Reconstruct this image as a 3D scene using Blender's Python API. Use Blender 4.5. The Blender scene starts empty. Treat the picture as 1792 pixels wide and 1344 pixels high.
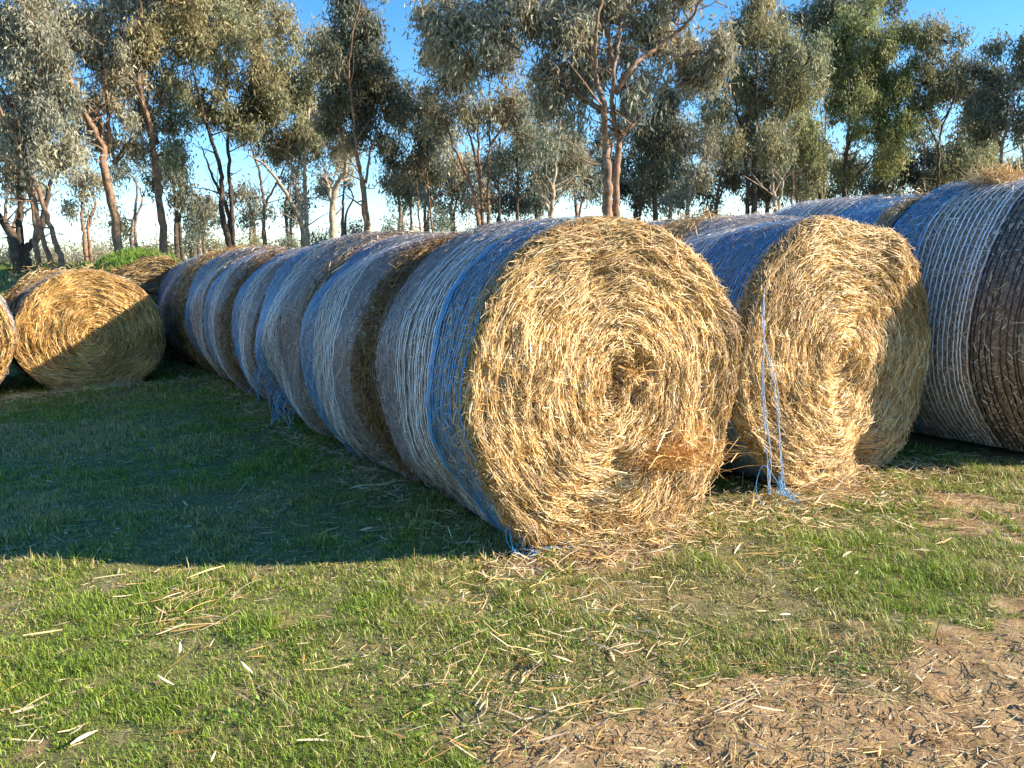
import bpy, math
import numpy as np
from mathutils import Matrix, Vector

SC = bpy.context.scene
COL = SC.collection
R = math.radians
rng = np.random.default_rng(11)

# ------------------------------------------------------------------ camera
F_PX, PITCH, ROLL, CAM_H = 1480.0, .1485, .0301, 1.312      # focal length in pixels of a 1792 wide frame
cam_data = bpy.data.cameras.new("camera"); cam = bpy.data.objects.new("camera", cam_data); COL.objects.link(cam)
cam_data.sensor_width = 36; cam_data.lens = 36 * F_PX / 1792; cam_data.clip_end = 6000; cam_data.clip_start = .05
cam.matrix_world = Matrix.Translation((0, 0, CAM_H)) @ Matrix.Rotation(math.pi/2 - PITCH, 4, 'X') @ Matrix.Rotation(-ROLL, 4, 'Z')
SC.camera = cam

# ------------------------------------------------------------------ sky and sun
SUN_AZ, SUN_EL = 97.0, 24.0            # degrees clockwise from +Y ; elevation
world = bpy.data.worlds.new("World"); SC.world = world; world.use_nodes = True
nt = world.node_tree; nt.nodes.clear()
sky = nt.nodes.new('ShaderNodeTexSky'); sky.sky_type = 'NISHITA'; sky.sun_disc = False
sky.sun_elevation = R(SUN_EL); sky.sun_rotation = R(SUN_AZ)
sky.air_density = .8; sky.dust_density = 0.0; sky.ozone_density = 2.0
bg = nt.nodes.new('ShaderNodeBackground'); bg.inputs[1].default_value = 0.12
wo = nt.nodes.new('ShaderNodeOutputWorld')
hs = nt.nodes.new('ShaderNodeHueSaturation'); hs.inputs['Saturation'].default_value = 1.32
nt.links.new(sky.outputs[0], hs.inputs['Color']); nt.links.new(hs.outputs[0], bg.inputs[0]); nt.links.new(bg.outputs[0], wo.inputs[0])
sd = bpy.data.lights.new("sun", 'SUN'); sun = bpy.data.objects.new("sun", sd); COL.objects.link(sun)
sd.energy = 5.0; sd.angle = R(0.5); sd.color = (1, .89, .72)
S = Vector((math.sin(R(SUN_AZ))*math.cos(R(SUN_EL)), math.cos(R(SUN_AZ))*math.cos(R(SUN_EL)), math.sin(R(SUN_EL))))
sun.rotation_euler = S.to_track_quat('Z', 'Y').to_euler()
sun.location = (30, -5, 20)
SC.view_settings.view_transform = 'Standard'; SC.view_settings.look = 'None'
SC.view_settings.exposure = 1.25; SC.view_settings.gamma = 1
SC.cycles.max_bounces = 8; SC.cycles.diffuse_bounces = 4; SC.cycles.transparent_max_bounces = 4
SC.cycles.use_adaptive_sampling = True

# ------------------------------------------------------------------ helpers
def smooth(a, b, x):
    t = np.clip((x - a) / (b - a), 0, 1); return t*t*(3 - 2*t)

_lat = np.random.default_rng(3).random((256, 256))
def noise2(x, y):                                      # value noise, 0..1
    xi = np.floor(x).astype(int); yi = np.floor(y).astype(int)
    fx = x - xi; fy = y - yi; fx = fx*fx*(3-2*fx); fy = fy*fy*(3-2*fy)
    g = lambda i, j: _lat[i & 255, j & 255]
    return (g(xi, yi)*(1-fx) + g(xi+1, yi)*fx)*(1-fy) + (g(xi, yi+1)*(1-fx) + g(xi+1, yi+1)*fx)*fy
def fbm(x, y, o=4):
    v = 0; a = .5; t = 0
    for k in range(o):
        v = v + a*noise2(x*2**k + 17*k, y*2**k + 31*k); t += a; a *= .5
    return v / t

def unproj(px, py, Y):                                 # the point on the photo's ray at world depth Y
    X2 = px - 896; V2 = 672 - py; cr, sr = math.cos(ROLL), math.sin(ROLL)
    X = X2*cr + V2*sr; V = -X2*sr + V2*cr; c, s = math.cos(PITCH), math.sin(PITCH)
    d = (X, F_PX*c + V*s, -F_PX*s + V*c); t = Y / d[1]
    return np.array([d[0]*t, Y, CAM_H + d[2]*t])
def on_ground(px, py):
    a = unproj(px, py, 1.0); d = a - np.array([0, 0, CAM_H]); t = -CAM_H / d[2]
    return np.array([d[0]*t, d[1]*t])

def mesh_quads(name, V, Q, col=None, smooth_=False):
    V = np.ascontiguousarray(V, np.float32).reshape(-1, 3); Q = np.ascontiguousarray(Q, np.int32).reshape(-1, 4)
    me = bpy.data.meshes.new(name)
    me.vertices.add(len(V)); me.vertices.foreach_set('co', V.ravel())
    me.loops.add(Q.size); me.loops.foreach_set('vertex_index', Q.ravel())
    me.polygons.add(len(Q)); me.polygons.foreach_set('loop_start', np.arange(0, Q.size, 4, dtype=np.int32))
    me.polygons.foreach_set('loop_total', np.full(len(Q), 4, np.int32))
    if smooth_: me.polygons.foreach_set('use_smooth', np.ones(len(Q), bool))
    me.update(calc_edges=True)
    if col is not None:
        c = np.ones((len(V), 4), np.float32); c[:, :3] = col
        at = me.color_attributes.new('col', 'FLOAT_COLOR', 'POINT'); at.data.foreach_set('color', c.ravel())
    return me

class MB:
    """collects quads with a colour per vertex; build() links them as one mesh object"""
    def __init__(s): s.V = []; s.Q = []; s.C = []; s.n = 0
    def add(s, V, Q, C):
        V = np.asarray(V, float).reshape(-1, 3); C = np.asarray(C, float)
        if C.ndim == 1: C = np.repeat(C[None], len(V), 0)
        s.V.append(V); s.Q.append(np.asarray(Q).reshape(-1, 4) + s.n); s.C.append(C.reshape(-1, 3)); s.n += len(V)
    def build(s, name, mat, parent=None, smooth_=False):
        me = mesh_quads(name, np.concatenate(s.V), np.concatenate(s.Q), np.concatenate(s.C), smooth_)
        me.materials.append(mat); o = bpy.data.objects.new(name, me); COL.objects.link(o); o.parent = parent
        if name in ('loose_straw', 'moss', 'frayed_net'): o['kind'] = 'stuff'
        return o

def grid_quads(n, m, wrap=False):
    i = np.arange(n-1)[:, None]; j = np.arange(m if wrap else m-1)[None]
    j2 = (j+1) % m
    return np.stack([i*m+j+0*j2, i*m+j2, (i+1)*m+j2, (i+1)*m+j+0*j2], -1).reshape(-1, 4)

def blades(mb, P, W, C, ridge=None):
    """P (N,K,3) centre lines, W (N,K,3) half-width vectors, C (N,3); flat or, with ridge (N,3), V-shaped strips"""
    N, K = P.shape[:2]
    if ridge is None:
        V = np.stack([P-W, P+W], 2); r = 2
    else:
        V = np.stack([P-W, P+ridge[:, None], P+W], 2); r = 3
    base = (np.arange(N)*K*r)[:, None, None]; k = np.arange(K-1)[None, :, None]*r; j = np.arange(r-1)[None, None]
    a = base + k + j
    Q = np.stack([a, a+1, a+1+r, a+r], -1).reshape(-1, 4)
    mb.add(V.reshape(-1, 3), Q, np.repeat(C, K*r, 0))

def unit(v): return v / (np.linalg.norm(v, axis=-1, keepdims=True) + 1e-9)

def tube(mb, pts, rad, col, sides=6, rough=0.0):
    pts = np.asarray(pts, float); rad = np.asarray(rad, float); K = len(pts)
    t = unit(np.gradient(pts, axis=0)); ref = np.array([.31, .93, .17]); a = unit(np.cross(t, ref)); b = np.cross(t, a)
    th = np.arange(sides)/sides*2*np.pi
    rr = rad[:, None]*(1 + rough*(rng.random((K, sides))-.5))
    V = pts[:, None] + (a[:, None]*np.cos(th)[None, :, None] + b[:, None]*np.sin(th)[None, :, None])*rr[..., None]
    mb.add(V.reshape(-1, 3), grid_quads(K, sides, True), col)

def tubes(mb, P, r0, r1, C, sides=3):
    """many thin tubes at once: P (N,K,3)"""
    N, K = P.shape[:2]
    t = unit(np.gradient(P, axis=1)); a = unit(np.cross(t, np.array([.31, .93, .17]))); b = np.cross(t, a)
    th = np.arange(sides)/sides*2*np.pi
    rr = np.linspace(0, 1, K)[None, :, None]; rr = r0[:, None, None]*(1-rr) + r1[:, None, None]*rr
    V = P[:, :, None] + (a[:, :, None]*np.cos(th)[:, None] + b[:, :, None]*np.sin(th)[:, None])*rr[..., None]
    base = (np.arange(N)*K*sides)[:, None, None]; k = np.arange(K-1)[None, :, None]*sides; j = np.arange(sides)[None, None]
    j2 = (j+1) % sides
    Q = np.stack([base+k+j, base+k+j2, base+k+j2+sides, base+k+j+sides], -1).reshape(-1, 4)
    mb.add(V.reshape(-1, 3), Q, np.repeat(C, K*sides, 0))

def catmull(pts, n=6):
    pts = np.asarray(pts, float); p = np.vstack([2*pts[0]-pts[1], pts, 2*pts[-1]-pts[-2]]); out = []
    for i in range(1, len(p)-2):
        t = np.linspace(0, 1, n, endpoint=False)[:, None]
        out.append(.5*((2*p[i]) + (-p[i-1]+p[i+1])*t + (2*p[i-1]-5*p[i]+4*p[i+1]-p[i+2])*t**2 + (-p[i-1]+3*p[i]-3*p[i+1]+p[i+2])*t**3))
    out.append(p[-2][None]); return np.vstack(out)

# ------------------------------------------------------------------ materials
def mat_col(name, rough=.6, spec=.4, transl=0.0, noise=None, bump=None, var=.25):
    m = bpy.data.materials.new(name); m.use_nodes = True; t = m.node_tree; b = t.nodes['Principled BSDF']
    at = t.nodes.new('ShaderNodeAttribute'); at.attribute_name = 'col'
    src = at.outputs['Color']
    if noise:
        nz = t.nodes.new('ShaderNodeTexNoise'); nz.inputs['Scale'].default_value = noise; nz.inputs['Detail'].default_value = 6
        tc = t.nodes.new('ShaderNodeTexCoord'); t.links.new(tc.outputs['Object'], nz.inputs['Vector'])
        mr = t.nodes.new('ShaderNodeMapRange'); mr.inputs[1].default_value = .3; mr.inputs[2].default_value = .7
        mr.inputs[3].default_value = 1-var; mr.inputs[4].default_value = 1+var
        t.links.new(nz.outputs['Fac'], mr.inputs[0])
        mx = t.nodes.new('ShaderNodeVectorMath'); mx.operation = 'SCALE'
        t.links.new(src, mx.inputs[0]); t.links.new(mr.outputs[0], mx.inputs['Scale']); src = mx.outputs[0]
        if bump:
            bp = t.nodes.new('ShaderNodeBump'); bp.inputs['Strength'].default_value = bump; bp.inputs['Distance'].default_value = .02
            t.links.new(nz.outputs['Fac'], bp.inputs['Height']); t.links.new(bp.outputs[0], b.inputs['Normal'])
    t.links.new(src, b.inputs['Base Color'])
    b.inputs['Roughness'].default_value = rough; b.inputs['Specular IOR Level'].default_value = spec
    if transl:
        tr = t.nodes.new('ShaderNodeBsdfTranslucent'); ms = t.nodes.new('ShaderNodeMixShader'); ms.inputs[0].default_value = transl
        t.links.new(src, tr.inputs[0]); t.links.new(b.outputs[0], ms.inputs[1]); t.links.new(tr.outputs[0], ms.inputs[2])
        t.links.new(ms.outputs[0], t.nodes['Material Output'].inputs[0])
    return m
M_STRAW = mat_col('straw', .5, .5, .12)
M_CORE = mat_col('straw_core', .85, .2, 0, 30, .8)
M_NET = mat_col('net_plastic', .4, .5, .1)
M_LEAF = mat_col('gum_leaf', .5, .3, .38)
M_GRASS = mat_col('grass_blade', .5, .4, .3)
M_BARK = mat_col('bark', .85, .2, 0, 9, 1.0, .5)
M_MOSS = mat_col('moss', .7, .2, .2)

def props(o, label=None, cat=None, group=None, kind=None):
    if label: o['label'] = label
    if cat: o['category'] = cat
    if group: o['group'] = group
    if kind: o['kind'] = kind
    return o
def thing(name, loc, rz, label, cat, group=None):
    o = bpy.data.objects.new(name, None); COL.objects.link(o); o.location = loc; o.rotation_euler = (0, 0, rz); o.empty_display_size = .2
    return props(o, label, cat, group)

# ------------------------------------------------------------------ ground
YAW = .507
AXIS = np.array([-math.sin(YAW), math.cos(YAW)]); SIDE = np.array([math.cos(YAW), math.sin(YAW)])
FRONT = np.array([.461, 3.84])                        # foot of the nearest bale's end face

def height(x, y):
    far = 1.42*smooth(12.0, 17.5, y + .12*(x+4)) + .3*(fbm(x*.15+9, y*.15)-.5)*smooth(11, 16, y)
    near = (fbm(x*1.1, y*1.1, 3)-.5)*.05 + (fbm(x*5+3, y*5, 3)-.5)*.022
    fine = ((fbm(x*22+3, y*22, 3)-.5)*.024 + np.maximum(fbm(x*38+9, y*38, 2)-.62, 0)*.04)*(1-grass_mask(x, y)*.65)
    return far + near + np.where(y < 6.5, fine, 0)

_dirt = []
for (px, py, rx, ry, k) in [(1540, 1340, 560, 145, 1.2), (1790, 1200, 330, 120, 1.1), (1120, 1350, 400, 75, 1.0),
        (1700, 905, 150, 45, .85), (1530, 860, 110, 26, .75), (560, 1085, 150, 34, .5), (1030, 990, 130, 40, .9), (1360, 1105, 150, 30, .4),
        (160, 1225, 120, 40, .3), (1180, 930, 100, 40, .8), (60, 1320, 150, 60, .3), (1620, 1000, 120, 30, .5), (470, 1150, 90, 30, .4),
        (150, 790, 60, 15, .3), (690, 800, 90, 40, .6)]:
    c = on_ground(px, py); ex = on_ground(px+rx, py); ey = on_ground(px, py-ry)
    _dirt.append((c, np.linalg.norm(ex-c), np.linalg.norm(ey-c), k))
def grass_mask(x, y):                                  # 1 grass, 0 bare earth
    wx = x + (fbm(x*1.7, y*1.7+40, 3)-.5)*.7; wy = y + (fbm(x*1.7+60, y*1.7, 3)-.5)*.5
    d = np.zeros_like(x); hf = (fbm(x*14+5, y*14, 3)-.5)
    for c, a, b, k in _dirt:
        d = np.maximum(d, k*np.exp(-(((wx-c[0])/a)**2 + ((wy-c[1])/b)**2)*1.1))
    n = fbm(x*6+5, y*6, 4)
    return 1 - smooth(.34, .72, d + (n-.5)*.8 + hf*.9)

gx = np.unique(np.round(np.concatenate([-np.geomspace(5, 2500, 60)[::-1], np.arange(-5, 5, .03), np.geomspace(5, 2500, 60)]), 4))
gy = np.unique(np.round(np.concatenate([-np.geomspace(1, 300, 16)[::-1], np.linspace(-1, 1.3, 20), np.arange(1.3, 5, .02), np.arange(5, 13, .06), np.arange(13, 24, .25), np.geomspace(24, 2800, 50)]), 4))
GX, GY = np.meshgrid(gx, gy)
GZ = height(GX, GY)
GM = grass_mask(GX, GY)
me = mesh_quads('ground', np.stack([GX, GY, GZ], -1), grid_quads(len(gy), len(gx)), np.repeat(GM.reshape(-1, 1), 3, 1), True)
gm = bpy.data.materials.new('paddock_soil'); gm.use_nodes = True; t = gm.node_tree; b = t.nodes['Principled BSDF']
at = t.nodes.new('ShaderNodeAttribute'); at.attribute_name = 'col'
tc = t.nodes.new('ShaderNodeTexCoord')
def nz(scale, det=8, rough=.6):
    n = t.nodes.new('ShaderNodeTexNoise'); n.inputs['Scale'].default_value = scale; n.inputs['Detail'].default_value = det; n.inputs['Roughness'].default_value = rough
    t.links.new(tc.outputs['Object'], n.inputs['Vector']); return n
def ramp(src, stops):
    r = t.nodes.new('ShaderNodeValToRGB'); e = r.color_ramp.elements
    while len(e) < len(stops): e.new(.5)
    for k, (p, c) in enumerate(stops): e[k].position = p; e[k].color = (*c, 1)
    t.links.new(src, r.inputs[0]); return r
d1 = ramp(nz(7).outputs['Fac'], [(.3, (.25, .15, .07)), (.5, (.41, .27, .135)), (.7, (.52, .37, .20))])
d2 = ramp(nz(9, 10, .8).outputs['Fac'], [(.3, (.06, .07, .02)), (.46, (.17, .16, .06)), (.66, (.38, .30, .16))])
mx = t.nodes.new('ShaderNodeMix'); mx.data_type = 'RGBA'
t.links.new(at.outputs['Fac'], mx.inputs[0]); t.links.new(d1.outputs[0], mx.inputs[6]); t.links.new(d2.outputs[0], mx.inputs[7])
t.links.new(mx.outputs[2], b.inputs['Base Color']); b.inputs['Roughness'].default_value = .9; b.inputs['Specular IOR Level'].default_value = .2
bp = t.nodes.new('ShaderNodeBump'); bp.inputs['Strength'].default_value = .9; bp.inputs['Distance'].default_value = .015
t.links.new(nz(60, 6, .7).outputs['Fac'], bp.inputs['Height']); t.links.new(bp.outputs[0], b.inputs['Normal'])
me.materials.append(gm); ground = bpy.data.objects.new('ground', me); COL.objects.link(ground); props(ground, kind='structure')

# ------------------------------------------------------------------ straw helpers
STRAW_PAL = np.array([[.78, .55, .26], [.71, .46, .17], [.57, .32, .09], [.87, .70, .42], [.36, .185, .055], [.62, .47, .30]])
def straw_cols(n, wts=(.26, .28, .16, .16, .09, .05), tint=(1, 1, 1), dull=0.0):
    c = STRAW_PAL[rng.choice(6, n, p=np.array(wts)/sum(wts))]*(.72 + .5*rng.random((n, 1)))*np.array(tint)
    g = c.mean(1, keepdims=True)*np.array([1.0, .93, .84])
    return c*(1-dull) + g*dull*.75

class Bale:
    def __init__(s, s0, perp, w=1.2, r=.77, sag=.05, rx=None, yaw=0.0, seed=0, z=None):
        s.w, s.r, s.sag, s.rx = w, r, sag, rx or r
        s.org = FRONT + AXIS*s0 + SIDE*perp; s.yaw = YAW + yaw
        c = s.org + AXIS*.6
        s.z = float(height(np.array([c[0]]), np.array([c[1]]))[0]) - .015 if z is None else z
        g = np.random.default_rng(100+seed); s.ph = g.random(8)*6.28; s.am = g.random(8)*.008 + .002
        s.seed = seed; s.dents = []; s.bulge = .03; s.rec = []
    def R(s, th, y):
        v = sum(a*np.sin((k+1)*th + p + y*(1.5+k*.6)) for k, (a, p) in enumerate(zip(s.am, s.ph)))
        e = .07; q = np.clip(1 - np.minimum(y, s.w - y)/e, 0, 1)
        for a, b_, dp in s.rec: v = v - dp*smooth(a-.03, a+.03, y)*(1-smooth(b_-.03, b_+.03, y))
        return v - e*(1-np.sqrt(np.clip(1-q*q*.98, 0, 1)))*.8 + .012*np.sin(y/s.w*math.pi)
    def sec(s, rho, th, dr):
        x = (s.rx + dr)*rho*np.sin(th); z = (s.r - s.sag) + (s.r + dr)*rho*np.cos(th)
        k = .05; z = np.where(z < k*2, k*2*np.exp((z-k*2)/(k*4)) - k*.6, z)      # soft flattened foot
        return x, z
    def P(s, y, th, dr=0.0):
        x, z = s.sec(1.0, th, s.R(th, y) + dr); return np.stack([x, y, z], -1)
    def face_off(s, x, z):
        rho2 = (x**2 + (z-s.r+s.sag)**2)/s.r**2
        d = s.bulge*(1-rho2) + (fbm(x*9+s.seed*3.3, z*9, 3)-.5)*.06 + (fbm(x*2.2+s.seed, z*2.2, 2)-.5)*.05 + .006*np.sin(np.sqrt(rho2)*62 + .5*s.seed)
        for (cx, cz, rr, dep) in s.dents: d = d - dep*np.exp(-((x-cx)**2+(z-cz)**2)/rr**2)
        return d
    def F(s, rho, th, d=0.0, back=False):
        x, z = s.sec(rho, th, -.03 + s.R(th, .07*np.ones_like(th)))
        o = s.face_off(x, z) + d
        return np.stack([x, (s.w + o) if back else -o, z], -1)

def face_straws(mb, B, n, wd=(.0025, .005), L=(.05, .2), dull=0, back=False, devs=.36, tint=(1, 1, 1), thr=None):
    rho = np.sqrt(rng.random(n))*1.02; th = rng.random(n)*2*np.pi; fx0, fz0 = rho*np.sin(th)*B.r, rho*np.cos(th)*B.r
    if thr: th = rng.uniform(*thr, n)
    ln = rng.uniform(*L, n)*(.35+.65*rho); dev = rng.normal(0, devs*.6, n) + .05 + .9*(fbm(fx0*4.5+B.seed*7, fz0*4.5+3, 2)-.5)
    wild = rng.random(n) < .17; dev = np.where(wild, rng.uniform(-1.6, 1.6, n), dev)
    K = 4; tt = np.linspace(-.5, .5, K)[None]
    rr = np.maximum(rho*B.r, .03)
    TH = th[:, None] + tt*(ln*np.cos(dev)/np.maximum(rr, .06))[:, None]
    RH = np.clip(rho[:, None] + tt*(ln*np.sin(dev)/B.r)[:, None], 0, 1.06)
    d0 = rng.uniform(-.03, .022, n) + (rng.random(n) < .04)*rng.uniform(0, .03, n)
    D = d0[:, None] + tt*rng.normal(0, .025, n)[:, None] + (1-4*tt**2)*rng.uniform(-.003, .008, n)[:, None]
    P = B.F(RH, TH, D, back)
    T = unit(P[:, -1]-P[:, 0]); N = np.array([0, 1 if back else -1, 0.])
    Wd = unit(np.cross(T, N)); ro = rng.uniform(-1.0, 1.0, n)[:, None]
    Wv = (Wd*np.cos(ro) + N*np.sin(ro))*rng.uniform(*wd, n)[:, None]
    taper = np.array([.55, 1, 1, .4])[None, :, None]
    ridge = unit(np.cross(Wv, T)); ridge *= np.sign((ridge*N).sum(-1, keepdims=True))*.0015
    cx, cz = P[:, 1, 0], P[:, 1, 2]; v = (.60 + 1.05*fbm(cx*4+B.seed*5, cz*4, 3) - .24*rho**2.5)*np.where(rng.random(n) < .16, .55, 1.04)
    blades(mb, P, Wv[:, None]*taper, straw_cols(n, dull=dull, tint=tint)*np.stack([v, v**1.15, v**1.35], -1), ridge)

def side_straws(mb, B, n, yr, wd=(.002, .004), L=(.05, .16), dull=.5, out=(-.008, .007), devs=.35, wild=.15, tint=(1, 1, 1), thr=(-math.pi, math.pi), contrast=0.0):
    y = rng.uniform(yr[0], yr[1], n); th = rng.uniform(*thr, n); ln = rng.uniform(*L, n)
    dev = rng.normal(0, devs, n); dev = np.where(rng.random(n) < wild, rng.uniform(-1.6, 1.6, n), dev)
    K = 3; tt = np.linspace(-.5, .5, K)[None]
    TH = th[:, None] + tt*(ln*np.cos(dev)/B.r)[:, None]
    Y = y[:, None] + tt*(ln*np.sin(dev))[:, None]
    D = rng.uniform(*out, n)[:, None] + tt*rng.normal(0, (out[1]-out[0])*.6, n)[:, None]
    P = B.P(np.clip(Y, .005, B.w-.005), TH, D); P[..., 1] = Y
    T = unit(P[:, -1]-P[:, 0]); x = P[:, 1, 0]/B.rx; z = (P[:, 1, 2]-(B.r-B.sag))/B.r
    N = unit(np.stack([x, 0*x, z], -1)); Wd = unit(np.cross(T, N)); ro = rng.uniform(-.9, .9, n)[:, None]
    Wv = (Wd*np.cos(ro) + N*np.sin(ro))*rng.uniform(*wd, n)[:, None]
    blades(mb, P, Wv[:, None]*np.array([.7, 1, .5])[None, :, None], straw_cols(n, dull=dull, tint=tint)*(1 + contrast*rng.uniform(-1.5, .8, (n, 1))), N*.001)

def tuft(mb, c, n, rad, L=(.08, .25), up=.5, wd=(.002, .004), flat=.35, dull=0.0, tint=(1, 1, 1)):
    c = np.asarray(c, float); p0 = c + rng.normal(0, 1, (n, 3))*np.array([rad, rad, rad*flat])*.5
    d = rng.normal(0, 1, (n, 3)); d[:, 2] = np.abs(d[:, 2])*up; d = unit(d); ln = rng.uniform(*L, n)[:, None]
    mid = p0 + d*ln*.5 + rng.normal(0, .012, (n, 3)); end = p0 + d*ln; end[:, 2] -= rng.uniform(0, .05, n)
    P = np.stack([p0, mid, end], 1); Wv = unit(np.cross(d, rng.normal(0, 1, (n, 3))))*rng.uniform(*wd, n)[:, None]
    blades(mb, P, Wv[:, None]*np.array([1, 1, .4])[None, :, None], straw_cols(n, dull=dull, tint=tint))

NETC = {'b': (.05, .36, .72), 'w': (.9, .88, .9), 'k': (.015, .015, .022), 'g': (.33, .30, .35), 'c': (.05, .38, .85)}
def net_wrap(B, zones, parent, detail=1.0, gap=1.0, thick=1.0):
    """zones: list of (from, to, colour key, spacing) in metres along the bale"""
    mb = MB(); SEG = int(110*detail)
    for (a, b_, key, sp) in zones:
        sp = sp/detail**.5*gap; ys = np.arange(a, b_, sp); n = len(ys)
        if n < 1: continue
        for layer in range(1):
            yy = ys + rng.normal(0, sp*.16, n) + layer*sp*.5
            th = np.linspace(-math.pi, math.pi, SEG)[None]
            wob = .005*np.sin(th*3 + yy[:, None]*5) + .0018*np.sin(th*7+yy[:, None]*3) + .0008*rng.normal(0, 1, (n, SEG)) + .0008*np.sin(th*15+rng.random((n, 1))*6)
            Y = np.clip(yy[:, None] + wob, .01, B.w-.01)
            TH = np.repeat(th, n, 0)
            P = B.P(Y, TH, .013 + .003*np.sin(TH*31+Y*40))
            hw = {'b': .0026, 'w': .0037, 'k': .0045, 'g': .0024, 'c': .004}[key]/detail**.4*thick
            Wv = np.zeros_like(P); Wv[..., 1] = hw*(1 + .35*np.sin(TH*57+Y*90))
            c = np.array(NETC[key])[None]*(.8+.4*rng.random((n, 1)))
            if key == 'w': c = c*np.where(rng.random((n, 1)) < .3, .72, 1)
            blades(mb, P, Wv, c)
            if detail > .45:                             # zigzag threads between neighbouring strands
                m = int(96*detail); t2 = np.linspace(-math.pi, math.pi, m)[None]
                zz = np.where(np.arange(m)[None] % 2 == 0, 0.0, sp)
                Y = np.clip(yy[:, None] + zz + .002*rng.normal(0, 1, (n, m)), .01, B.w-.01)
                P = B.P(Y, np.repeat(t2, n, 0), .0105*np.ones_like(Y))
                T = unit(np.gradient(P, axis=1)); N = unit(np.stack([P[..., 0], 0*Y, P[..., 2]-B.r+B.sag], -1))
                blades(mb, P, np.cross(T, N)*.0009, c*.9)
    return mb.build('net_wrap', M_NET, parent)

def make_bale(B, zones, label, group='round straw bales stacked in rows', face_n=3000, side_n=2500, detail=1.0, fwd=(.0025, .005), fL=(.05, .2),
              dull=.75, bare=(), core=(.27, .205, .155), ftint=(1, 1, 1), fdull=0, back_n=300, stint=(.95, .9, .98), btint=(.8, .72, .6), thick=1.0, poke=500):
    root = thing('straw_bale', (B.org[0], B.org[1], B.z), B.yaw, label, 'straw bale', group)
    mb = MB(); ny, na = 26, 96
    Y, TH = np.meshgrid(np.linspace(0, B.w, ny), np.linspace(-math.pi, math.pi, na, endpoint=False), indexing='ij')
    V = B.P(Y, TH, -.008 + 0*Y)
    cc = np.array(core)*(.75+.5*fbm(TH*4+B.seed, Y*14, 3)[..., None])
    mb.add(V.reshape(-1, 3), grid_quads(ny, na, True)[:, ::-1], cc.reshape(-1, 3))
    side_straws(mb, B, int(side_n*1.9), (.004, B.w-.004), L=(.02, .075), dull=dull, devs=.8, wild=.45, wd=tuple(np.array((.0016, .0032))/detail**.6), tint=tuple(np.array(stint)*1.3), contrast=.42)
    side_straws(mb, B, int(poke*min(1, detail+.2)), (.03, B.w-.03), L=(.02, .09), dull=.5, out=(.010, .022), devs=.9, wild=.6, wd=tuple(np.array((.0012, .0026))/detail**.6), tint=tuple(np.array(stint)*1.2))
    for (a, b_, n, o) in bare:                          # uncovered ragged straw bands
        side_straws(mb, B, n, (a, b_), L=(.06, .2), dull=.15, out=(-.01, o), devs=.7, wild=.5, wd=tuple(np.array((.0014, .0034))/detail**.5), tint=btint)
    roll = mb.build('straw_roll', M_CORE, root)
    for back in (False, True):
        mb = MB(); nr = 28
        RH, T2 = np.meshgrid(np.linspace(0.001, 1, nr), np.linspace(-math.pi, math.pi, na, endpoint=False), indexing='ij')
        V = B.F(RH, T2, -.02, back); q = grid_quads(nr, na, True)
        mb.add(V.reshape(-1, 3), q if not back else q[:, ::-1], np.array(core)*.6)  # backing coloured darker, painting the self-shadow of deeper straw
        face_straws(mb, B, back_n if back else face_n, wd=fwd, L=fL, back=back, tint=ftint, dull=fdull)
        if not back and face_n > 2000:                  # ragged fringe round the rim
            face_straws_rim(mb, B, int(face_n*.09), fwd)
            side_straws(mb, B, int(face_n*.11), (-.01, .065), L=(.03, .11), dull=.0, out=(-.005, .016), devs=.4, wild=.3, wd=fwd, tint=(.85, .8, .75))
        mb.build('end_face', M_STRAW, root)
    if zones: net_wrap(B, zones, root, detail, thick=thick)
    return root

def face_straws_rim(mb, B, n, fwd):
    th = rng.uniform(-math.pi, math.pi, n); p0 = B.F(np.full(n, .97), th, rng.uniform(-.05, .01, n))
    rad = unit(np.stack([np.sin(th), 0*th, np.cos(th)], -1)); tan = unit(np.stack([np.cos(th), 0*th, -np.sin(th)], -1))
    d = unit(tan*rng.choice([-1, 1], n)[:, None] + rad*rng.uniform(-.1, .55, n)[:, None] + np.array([0, -1, 0])*rng.uniform(-.2, .3, n)[:, None])
    ln = rng.uniform(.04, .14, n)[:, None]; P = np.stack([p0-d*ln*.4, p0+d*ln*.1, p0+d*ln*.6], 1)
    P[..., 2] = np.maximum(P[..., 2], .01)
    Wv = unit(np.cross(d, rng.normal(0, 1, (n, 3))))*rng.uniform(*fwd, n)[:, None]
    blades(mb, P, Wv[:, None]*np.array([1, 1, .4])[None, :, None], straw_cols(n))

def threads(name, parent, chains, cols, wd=.002):
    mb = MB()
    for ch, c in zip(chains, cols):
        p = catmull(ch, 8); p += rng.normal(0, .002, p.shape); tube(mb, p, np.full(len(p), wd), np.array(c), 4)
    return mb.build(name, M_NET, parent)

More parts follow.
